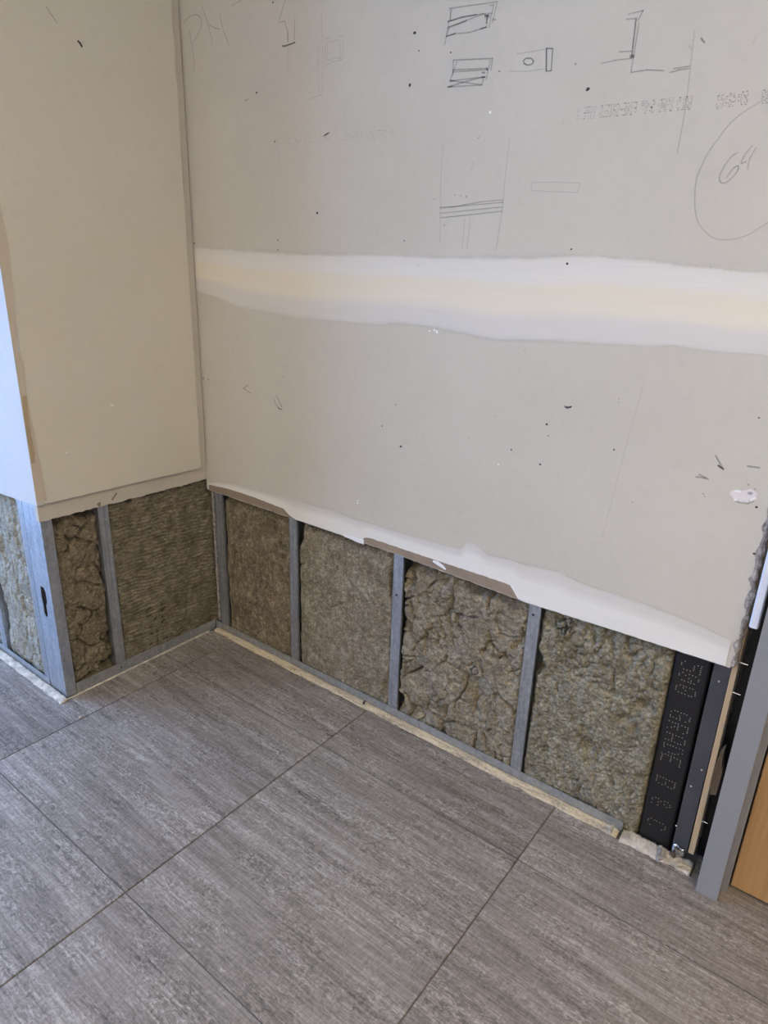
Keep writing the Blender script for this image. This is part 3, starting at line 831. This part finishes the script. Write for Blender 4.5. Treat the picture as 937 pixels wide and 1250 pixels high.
for k, (px, py, s, m, lab) in enumerate(((98, 877, .0060, 'crumb', 'pale crumb on the floor tile off the outside wall corner'),
                                      (365, 967, .0028, 'dark_bit', 'tiny dark crumb in the middle of a floor tile'),
                                      (152, 843, .0035, 'crumb', 'pale crumb near the track under the boxed-out board'))):
    p = on_z(px, py); chunk('floor_crumb', (p[0], p[1], 0.0002), (s, s * .7, s * .55), M[m], lab, 'crumb', 20 + k)
p = on_z(444, 858, 0.012)
chunk('dark_scrap', (p[0], -0.016, 0.0085), (.0085, .0025, .0035), M['dark_bit'], 'black scrap lying on the cream adhesive strip', 'scrap', 31)
# ragged board edge left of the inside corner stud
vs, fs = [], []
zs = np.arange(0.034, 0.560, 0.006)
for z in zs:
    a = 0.012 + 0.004 * float(pnoise(np.array([z * 70]), np.array([2.0]), 3)[0]); b = 0.0235 + 0.005 * float(pnoise(np.array([z * 55]), np.array([5.0]), 8)[0])
    vs += [(a, 0.004, z), (b, 0.003, z), (b, 0.03, z), (a, 0.03, z)]
for k in range(len(zs) - 1):
    for q in range(4): fs.append((k * 4 + q, k * 4 + (q + 1) % 4, (k + 1) * 4 + (q + 1) % 4, (k + 1) * 4 + q))
fs += [(0, 1, 2, 3), tuple(len(vs) - 1 - i for i in range(4))]
mesh_obj('board_remnant', vs, fs, M['gypsum'], wall_right)

# ------------------------------------------------------------------ joint compound and paper on the boards
def patch(name, parent, plane, val, top, bot, mat, n=160, m=14, ft=0.25, fb=0.10, lift=0.0006, fl=0.0, fr=0.0, jit=0.0015, seed=1):
    ax = 0 if plane == 'Y' else 1
    f = on_y if plane == 'Y' else on_x
    tp = np.array([f(a, b, val) for a, b in top]); bp = np.array([f(a, b, val) for a, b in bot])
    tu, tz = tp[:, ax], tp[:, 2]; bu, bz = bp[:, ax], bp[:, 2]
    o1 = np.argsort(tu); o2 = np.argsort(bu)
    us = np.linspace(max(tu.min(), bu.min()), min(tu.max(), bu.max()), n)
    zt = np.interp(us, tu[o1], tz[o1]) + jit * fbm(us * 70, us * 0 + 2.2, seed, 3); zb = np.interp(us, bu[o2], bz[o2]) + jit * fbm(us * 70, us * 0 + 7.7, seed + 1, 3)
    vs, cov, vv, fs = [], [], [], []
    for i, u in enumerate(us):
        for j in range(m):
            q = j / (m - 1); z = zt[i] * (1 - q) + zb[i] * q
            bulge = 0.00008 + lift * math.sin(math.pi * q)
            vs.append((u, val - bulge, z) if plane == 'Y' else (val + bulge, u, z))
            c = 1.0
            if ft: c = min(c, q / ft)
            if fb: c = min(c, (1 - q) / fb)
            if fl: c = min(c, (i / (n - 1)) / fl)
            if fr: c = min(c, (1 - i / (n - 1)) / fr)
            cov.append(c); vv.append(q)
    for i in range(n - 1):
        for j in range(m - 1):
            fs.append((i * m + j, i * m + j + 1, (i + 1) * m + j + 1, (i + 1) * m + j))
    o = mesh_obj(name, vs, fs, mat, parent, True)
    for nm, dat in (('cov', cov), ('v', vv)):
        a = o.data.attributes.new(nm, 'FLOAT', 'POINT'); a.data.foreach_set('value', np.array(dat, dtype=np.float32))
    return o
WF = -T
band_top = [(236, 298), (300, 300), (337, 303), (420, 305), (467, 304), (520, 307), (578, 307), (650, 307), (721, 303), (769, 307), (841, 315), (937, 324), (1040, 333)]
band_bot = [(240, 357), (262, 364), (289, 376), (360, 390), (427, 396), (469, 399), (475, 396), (530, 402), (560, 409), (604, 418), (681, 420), (761, 424), (789, 426), (821, 425), (882, 434), (937, 438), (1040, 446)]
patch('taped_joint', wall_right, 'Y', WF - 0.0001, band_top, band_bot, M['tape_band'], 300, 18, 0.14, 0.05, 0.0006)
sk_top = [(253, 590), (263, 588), (283, 590), (329, 602), (376, 613), (409, 621), (435, 632), (482, 647), (530, 661), (562, 669), (570, 658), (582, 662), (596, 675), (649, 687), (682, 693), (702, 705), (760, 724), (806, 740), (854, 760), (893, 779)]
def bline(px):
    p0 = on_y(px, 600, WF)
    # pixel of the board bottom at this column
    lo_, hi_ = 560.0, 900.0
    for _ in range(40):
        mid = (lo_ + hi_) / 2; p = on_y(px, mid, WF)
        if p[2] > hb(p[0]): lo_ = mid
        else: hi_ = mid
    return lo_
sk_bot = [(253, 591), (257, 592), (280, 597), (310, 607), (346, 621), (353, 629)]
for px in (361, 380, 400, 425, 438): sk_bot.append((px, bline(px) - 0.4))
sk_bot += [(446, 656), (452, 657), (488, 669), (529, 683), (566, 695), (605, 708), (622, 714), (632, bline(632) - 1)]
for px in (640, 680, 720, 760, 800, 840, 870, 893): sk_bot.append((px, bline(px) - 0.4))
patch('skim_coat', wall_right, 'Y', WF - 0.0003, sk_top, sk_bot, M['skim'], 320, 12, 0.16, 0.0, 0.0012, jit=0.0016, seed=5)
br_top = [(255, 590), (346, 617), (365, 626), (440, 650), (520, 676), (640, 714)]
br_bot = [(255, bline(255) - .5)] + [(px, bline(px) - 0.5) for px in range(265, 641, 15)]
o = patch('torn_paper_strip', wall_right, 'Y', WF - 0.0001, br_top, br_bot, M['brown_paper'], 160, 4, 0, 0, 0.0001, jit=0.0)
patch('skim_smear', wall_right, 'Y', WF - 0.0004, [(528, 684), (534, 685), (541, 690), (544, 694)], [(528, 686), (534, 690), (540, 694), (544, 696)], M['chip_white'], 14, 5, 0, 0, 0.0006)
patch('skim_smear', wall_right, 'Y', WF - 0.0004, [(420, 652), (436, 655), (444, 659)], [(420, 655), (436, 662), (444, 665)], M['chip_white'], 14, 5, 0, 0, 0.0006)
# corner strip of the boxed-out board
def vpatch(name, parent, val, left, right, mat, n=90, m=6, fl=0.0, fr=0.2, lift=0.0006):
    lp = np.array([on_x(a, b, val) for a, b in left]); rp = np.array([on_x(a, b, val) for a, b in right])
    zs = np.linspace(max(lp[:, 2].min(), rp[:, 2].min()), min(lp[:, 2].max(), rp[:, 2].max()), n)
    so1, so2 = np.argsort(lp[:, 2]), np.argsort(rp[:, 2])
    yl = np.interp(zs, lp[so1, 2], lp[so1, 1]); yr = np.interp(zs, rp[so2, 2], rp[so2, 1]) + 0.002 * fbm(zs * 60, zs * 0, 3, 3)
    yl = np.maximum(yl, -0.5866)
    vs, fs, cov, vv = [], [], [], []
    for i, z in enumerate(zs):
        for j in range(m):
            q = j / (m - 1); vs.append((val + 0.00008 + lift * math.sin(math.pi * q), yl[i] * (1 - q) + yr[i] * q, z))
            c = 1.0
            if fl: c = min(c, q / fl)
            if fr: c = min(c, (1 - q) / fr)
            cov.append(c); vv.append(q)
    for i in range(n - 1):
        for j in range(m - 1): fs.append((i * m + j, (i + 1) * m + j, (i + 1) * m + j + 1, i * m + j + 1))
    o = mesh_obj(name, vs, fs, mat, parent, True)
    for nm, dat in (('cov', cov), ('v', vv)):
        a = o.data.attributes.new(nm, 'FLOAT', 'POINT'); a.data.foreach_set('value', np.array(dat, dtype=np.float32))
    return o
XF = 2 * T
vpatch('corner_compound', wall_left, XF + 0.0008, [(-60, 60), (-30, 200), (0, 362), (20, 470), (44, 614)],
       [(-40, 60), (2, 250), (12, 300), (18, 364), (22, 428), (30, 441), (32, 479), (42, 524), (48, 556), (59, 612)], M['peach_skim'])
vpatch('adhesive_smear', wall_left, XF + 0.0016, [(26, 482), (30, 520), (37, 558), (38, 566)], [(33, 483), (37, 520), (43, 552), (43, 566)], M['olive_skim'], 40, 6, 0.2, 0.2)

# ------------------------------------------------------------------ pencil drawings, print and marks
def ribbon(vs, fs, pts, wd):
    for (p, q) in zip(pts[:-1], pts[1:]):
        d = q - p; ln = np.linalg.norm(d)
        if ln < 1e-6: continue
        d = d / ln; nrm = np.array([-d[2], 0, d[0]]) if abs(d[1]) < 1e-6 else np.array([0, -d[2], d[1]])
        nrm = nrm / np.linalg.norm(nrm) * wd / 2; e = d * wd * 0.25
        n = len(vs)
        vs += [p - nrm - e, q - nrm + e, q + nrm + e, p + nrm - e]; fs.append((n, n + 1, n + 2, n + 3))
def smooth_line(pts, k=5):
    pts = np.array(pts, float)
    if len(pts) < 3: return pts
    out = []
    P = np.vstack([2 * pts[0] - pts[1], pts, 2 * pts[-1] - pts[-2]])
    for i in range(1, len(P) - 2):
        for t in np.linspace(0, 1, k, endpoint=False):
            a, b, c, d = P[i - 1], P[i], P[i + 1], P[i + 2]
            out.append(0.5 * ((2 * b) + (c - a) * t + (2 * a - 5 * b + 4 * c - d) * t ** 2 + (-a + 3 * b - 3 * c + d) * t ** 3))
    out.append(P[-2]); return np.array(out)
def sketch(name, strokes, mat, wd=0.0020, o=(0, 0), s=1.0, curved=False, eps=0.0003, parent=wall_right, y=WF):
    vs, fs = [], []
    for st in strokes:
        px = [(o[0] + a * s, o[1] + b * s) for a, b in st]
        if curved: px = smooth_line(px)
        ribbon(vs, fs, [on_y(a, b, y - eps) for a, b in px], wd)
    return mesh_obj(name, vs, fs, mat, parent)
A = dict(o=(215, 0), s=0.2508)
sketch('pencil_initials', [[(35, 115), (60, 85), (95, 72), (118, 85), (122, 110), (110, 160), (75, 215)], [(62, 140), (75, 215), (88, 320), (80, 345)],
    [(125, 30), (150, 100), (175, 205)], [(160, 115), (185, 135), (215, 142)], [(210, 60), (225, 130), (255, 220)]], M['pencil'], 0.0022, curved=True, **A)
sketch('pencil_sketch', [[(268, 27), (318, 2)], [(530, 0), (515, 50), (500, 100)], [(500, 108), (528, 103), (540, 150), (542, 205)], [(577, 90), (574, 200)], [(545, 150), (543, 205)]], M['pencil'], 0.0022, **A)
sketch('pencil_sketch', [[(515, 220), (530, 226), (578, 205)], [(515, 226), (578, 208)]], M['pencil_dark'], 0.003, **A)
sketch('pencil_sketch', [[(706, 60), (712, 250), (708, 460)], [(690, 220), (692, 450)], [(692, 450), (704, 462), (680, 470), (645, 485)], [(725, 195), (722, 320)], [(735, 205), (735, 300)],
    [(725, 190), (750, 185)], [(790, 180), (812, 172)], [(735, 205), (795, 193), (800, 290)], [(812, 180), (808, 290)], [(735, 295), (790, 278), (805, 293)], [(715, 325), (760, 300), (800, 293)], [(545, 235), (543, 330)]], M['pencil_faint'], 0.0021, **A)
B = dict(o=(530, 0), s=0.1707)
sketch('pencil_sketch', [[(110, 60), (250, 40), (450, 12)], [(110, 60), (118, 150)], [(125, 70), (95, 200), (75, 320)], [(450, 12), (415, 160)], [(425, 30), (390, 195)], [(95, 155), (200, 122), (350, 98), (410, 95)],
    [(100, 195), (230, 145), (350, 100)], [(85, 260), (150, 240), (250, 232), (370, 195)], [(105, 200), (85, 260)], [(380, 110), (372, 195)], [(395, 38), (420, 36)], [(415, 140), (440, 140)]], M['pencil'], 0.0024, **B)
sketch('pencil_sketch', [[(100, 195), (150, 178), (230, 148)], [(95, 155), (200, 122), (300, 105)], [(360, 105), (392, 120)], [(360, 120), (390, 106)], [(376, 118), (372, 165)], [(330, 205), (370, 195)], [(85, 260), (150, 240)]], M['pencil_dark'], 0.0030, **B)
sketch('pencil_sketch', [[(135, 430), (415, 418)], [(415, 418), (405, 500)], [(400, 430), (370, 570)], [(135, 430), (130, 540)], [(160, 445), (110, 580)], [(130, 500), (380, 488)], [(130, 515), (380, 498)],
    [(110, 580), (360, 550)], [(110, 575), (340, 607), (350, 560)], [(95, 622), (200, 590), (350, 550)], [(95, 622), (340, 608)]], M['pencil'], 0.0026, **B)
sketch('pencil_sketch', [[(340, 518), (362, 520)], [(100, 622), (130, 618)], [(112, 578), (140, 576)], [(372, 490), (380, 500)], [(340, 552), (362, 550)]], M['pencil_dark'], 0.0034, **B)
sketch('pencil_sketch', [[(540, 510), (650, 512), (790, 492)], [(590, 385), (700, 368), (800, 350)]], M['pencil_faint'], 0.002, **B)
sketch('pencil_sketch', [[(800, 345), (845, 348), (835, 505), (798, 508), (800, 345)], [(802, 350), (799, 500)],
    [(672 + 36 * math.cos(k * .5), 440 + 25 * math.sin(k * .5)) for k in range(14)]], M['pencil_dark'], 0.0024, **B)
C = dict(o=(720, 0), s=0.2316)
sketch('pencil_sketch', [[(200, 75), (280, 55), (250, 110)], [(188, 102), (242, 97)], [(258, 120), (230, 290), (215, 380)], [(155, 273), (218, 270)], [(60, 335), (130, 318), (215, 308)],
    [(210, 290), (230, 290), (228, 305), (210, 305)], [(215, 382), (300, 368), (388, 372)], [(440, 362), (525, 348)], [(420, 382), (470, 368), (525, 360)]], M['pencil'], 0.0022, **C)
sketch('pencil_sketch', [[(242, 97), (218, 305)], [(585, 200), (592, 212), (603, 225)], [(210, 297), (230, 297)]], M['pencil_dark'], 0.0028, **C)
sketch('pencil_sketch', [[(550, 160), (515, 475), (490, 640), (458, 810)], [(870, 200), (855, 235)], [(520, 240), (535, 260)]], M['pencil_faint'], 0.0021, **C)
Dd = dict(o=(830, 150), s=0.128)
sketch('pencil_circle', [[(1050, -300), (836, -235), (625, -117), (480, 0), (370, 140), (270, 280), (195, 430), (150, 560), (138, 720), (145, 860), (190, 980), (280, 1075), (370, 1112), (500, 1110), (640, 1070), (740, 1010), (836, 950), (930, 870)]],
    M['pencil_faint'], 0.0021, curved=True, **Dd)
sketch('pencil_number', [[(545, 285), (490, 320), (430, 400), (380, 490), (375, 550), (405, 575), (460, 555), (530, 480), (555, 430), (545, 410), (500, 440), (440, 520)],
    [(690, 215), (620, 300), (580, 385), (635, 365)], [(725, 230), (660, 350), (640, 450)]], M['pencil_faint'], 0.0024, curved=True, **Dd)
Ee = dict(o=(520, 160), s=0.2241)
sketch('pencil_sketch', [[(90, 80), (80, 250), (75, 600)], [(455, 30), (430, 250), (415, 420), (380, 650)], [(210, 480), (195, 640)], [(240, 470), (222, 640)],
    [(575, 280), (700, 278), (840, 285), (820, 335), (700, 330), (570, 325), (575, 280)], [(255, 170), (248, 210)]], M['pencil_faint'], 0.0020, **Ee)
sketch('pencil_sketch', [[(75, 415), (150, 412), (300, 385), (420, 375)], [(75, 420), (150, 412), (420, 388)], [(75, 448), (415, 413)], [(75, 473), (415, 437)]], M['pencil'], 0.0022, **Ee)
sketch('pencil_line', [[(785, 470), (762, 550), (735, 655)]], M['pencil_faint'], 0.0014)
sketch('scratch', [[(689, 495), (693, 498), (697, 496), (691, 499)], [(297, 474), (306, 480)], [(297, 474), (303, 470)], [(873, 556), (882, 572)], [(877, 569), (883, 573)], [(853, 579), (864, 585)], [(849, 582), (862, 584)],
    [(912, 569), (927, 571)], [(395, 166), (402, 162)], [(299, 123), (303, 121)], [(337, 482), (344, 497)], [(334, 487), (336, 493), (342, 500)]], M['mark_soft'], 0.0036)
sketch('scratch', [[(689, 497), (697, 497)], [(876, 568), (883, 573)], [(396, 165), (401, 162)], [(339, 498), (344, 500)]], M['mark'], 0.0024)

def wall_text(name, text, pa, pb, hgt, mat, half=0.0009, skip=0.25):
    a = on_y(*pa, WF - 0.0003); b = on_y(*pb, WF - 0.0003)
    d = b - a; ln = np.linalg.norm(d); d /= ln; up = np.array([d[2], 0, -d[0]]) if d[0] < 0 else np.array([-d[2], 0, d[0]])
    pitch = ln / len(text)
    items = [(c, i * pitch, hgt) for i, c in enumerate(text)]
    fn = lambda u, v: a + d * u + up * v
    return dot_text(name, items, fn, (pitch * 0.16, hgt / 6.5, half), mat, wall_right, skip)
# printed upside down on the boards, so the lines run from right to left
wall_text('board_print', 'GOLD BOND 5/8" FIRE-SHIELD TYPE X', (842, 134), (702, 147), 0.020, M['ink'])
wall_text('board_print', '09:48:03', (911, 128), (872, 134), 0.020, M['ink'])
wall_text('board_print', '26 09', (955, 124), (926, 128), 0.020, M['ink'])
wall_text('board_print', '2 5095 0905', (482, 168), (419, 172), 0.016, M['ink'], 0.0008, 0.45)
wall_text('board_print', '60129C-0420 IM.', (402, 173), (330, 178), 0.016, M['ink'], 0.0008, 0.45)

def marks(name, lst, mat, parent=wall_right, y=WF - 0.0005):
    vs, fs = [], []
    for (px, py, r_) in lst:
        c = on_y(px, py, y); d = np.linalg.norm(c - CAM) / FPX * r_ * 0.88
        n = len(vs); k = 8; sq = random.uniform(.7, 1.1)
        for i in range(k):
            a = i / k * 2 * math.pi; rr = d * random.uniform(.75, 1.15)
            vs.append((c[0] + rr * math.cos(a), c[1], c[2] + rr * sq * math.sin(a)))
        fs.append(tuple(range(n, n + k)))
    o = mesh_obj(name, vs, fs, mat, parent); o['kind'] = 'stuff'; return o
marks('screw_marks', [(506, 40, 2.3), (511, 62, 1.1), (500, 104, 1.9), (335, 173, 1.1), (387, 260, 2.2), (339, 293, 1.1), (339, 305, 1.2), (313, 113, 1.5), (333, 3, 1.3), (717, 109, 2.6), (795, 131, 1.1),
    (584, 168, .9), (697, 304, 1.4), (692, 322, 1.9), (493, 294, 1.2), (492, 331, 1.7), (510, 324, 1.0), (500, 347, 1.1), (526, 357, .8), (500, 379, 1.2), (669, 373, .9), (624, 549, 1.2), (667, 518, 1.9),
    (669, 532, 1.1), (659, 567, 1.6), (749, 549, 1.3), (923, 619, 1.8), (920, 676, 1.7), (926, 510, 1.2), (657, 696, 1.6), (642, 699, 1.1), (466, 520, 1.3), (489, 545, 1.9), (483, 494, 1.0), (550, 64, 1.0),
    (609, 87, 1.0), (237, 297, 1.3), (248, 462, 1.2), (803, 771, 1.2), (488, 659, 1.3)], M['mark'])
marks('smudges', [(640, 427, 1.0), (629, 469, 1.0), (605, 508, 1.0), (771, 613, 1.2), (680, 579, 1.0), (448, 514, 1.0), (515, 532, 1.0), (571, 535, 1.0), (560, 626, 1.0), (530, 243, 1.0), (555, 238, 1), (562, 239, 1), (569, 240, 1.3),
    (542, 275, 1.2), (702, 78, 1.6), (687, 150, 1), (345, 448, 1), (346, 460, 1.2), (343, 468, 1), (254, 463, 1.6), (262, 464, 1.2), (755, 487, 1), (754, 491, 1), (915, 602, 3.2), (913, 592, 1.4), (921, 597, 1.2), (858, 603, 1.4), (860, 606, 1.2)], M['mark_soft'])
marks('white_specks', [(530, 403, 2.0), (524, 404, 1.5), (533, 405, 2.0), (608, 567, 1.2), (436, 614, 1.5), (437, 611, 1.0), (254, 304, 1.2), (598, 137, 1.6)], M['chip_white'])
# chipped paper near the door frame
def blob(name, pts, mat, eps):
    p = [on_y(a, b, WF - eps) for a, b in pts]
    return mesh_obj(name, p, [tuple(range(len(p)))], mat, wall_right)
blob('paper_chip', [(890, 602), (894, 598), (905, 599), (917, 597), (924, 602), (923, 609), (914, 613), (906, 611), (897, 611)], M['chip'], 0.0004)
sketch('paper_chip', [[(896, 610), (901, 611), (907, 612), (914, 611), (922, 608)], [(897, 599), (903, 600)]], M['chip_white'], 0.0040, eps=0.0008)
sketch('paper_chip', [[(897, 612), (905, 614), (912, 615), (920, 612)], [(906, 611), (909, 613)]], M['mark_soft'], 0.0022, eps=0.0006)
# marks on the boxed-out board
def xblob(name, strokes, wd, mat, xx, eps=0.0005):
    vs, fs = [], []
    for st in strokes: ribbon(vs, fs, [on_x(a, b, xx + eps) for a, b in st], wd)
    return mesh_obj(name, vs, fs, mat, wall_left)
xblob('scratch', [[(95, 50), (98, 53), (100, 57)]], 0.0045, M['mark'], XF)
xblob('scratch', [[(56, 8), (62, 17), (70, 28)]], 0.0028, M['mark_soft'], XF)
xblob('adhesive_stain', [[(137, 610), (142, 602)], [(119, 616), (122, 614), (121, 618)]], 0.006, plain('brown_stain', lin(140, 124, 104), 0.9), T)
xblob('white_speck', [[(135, 494), (138, 495)], [(81, 553), (82, 552)]], 0.003, M['chip_white'], XF)
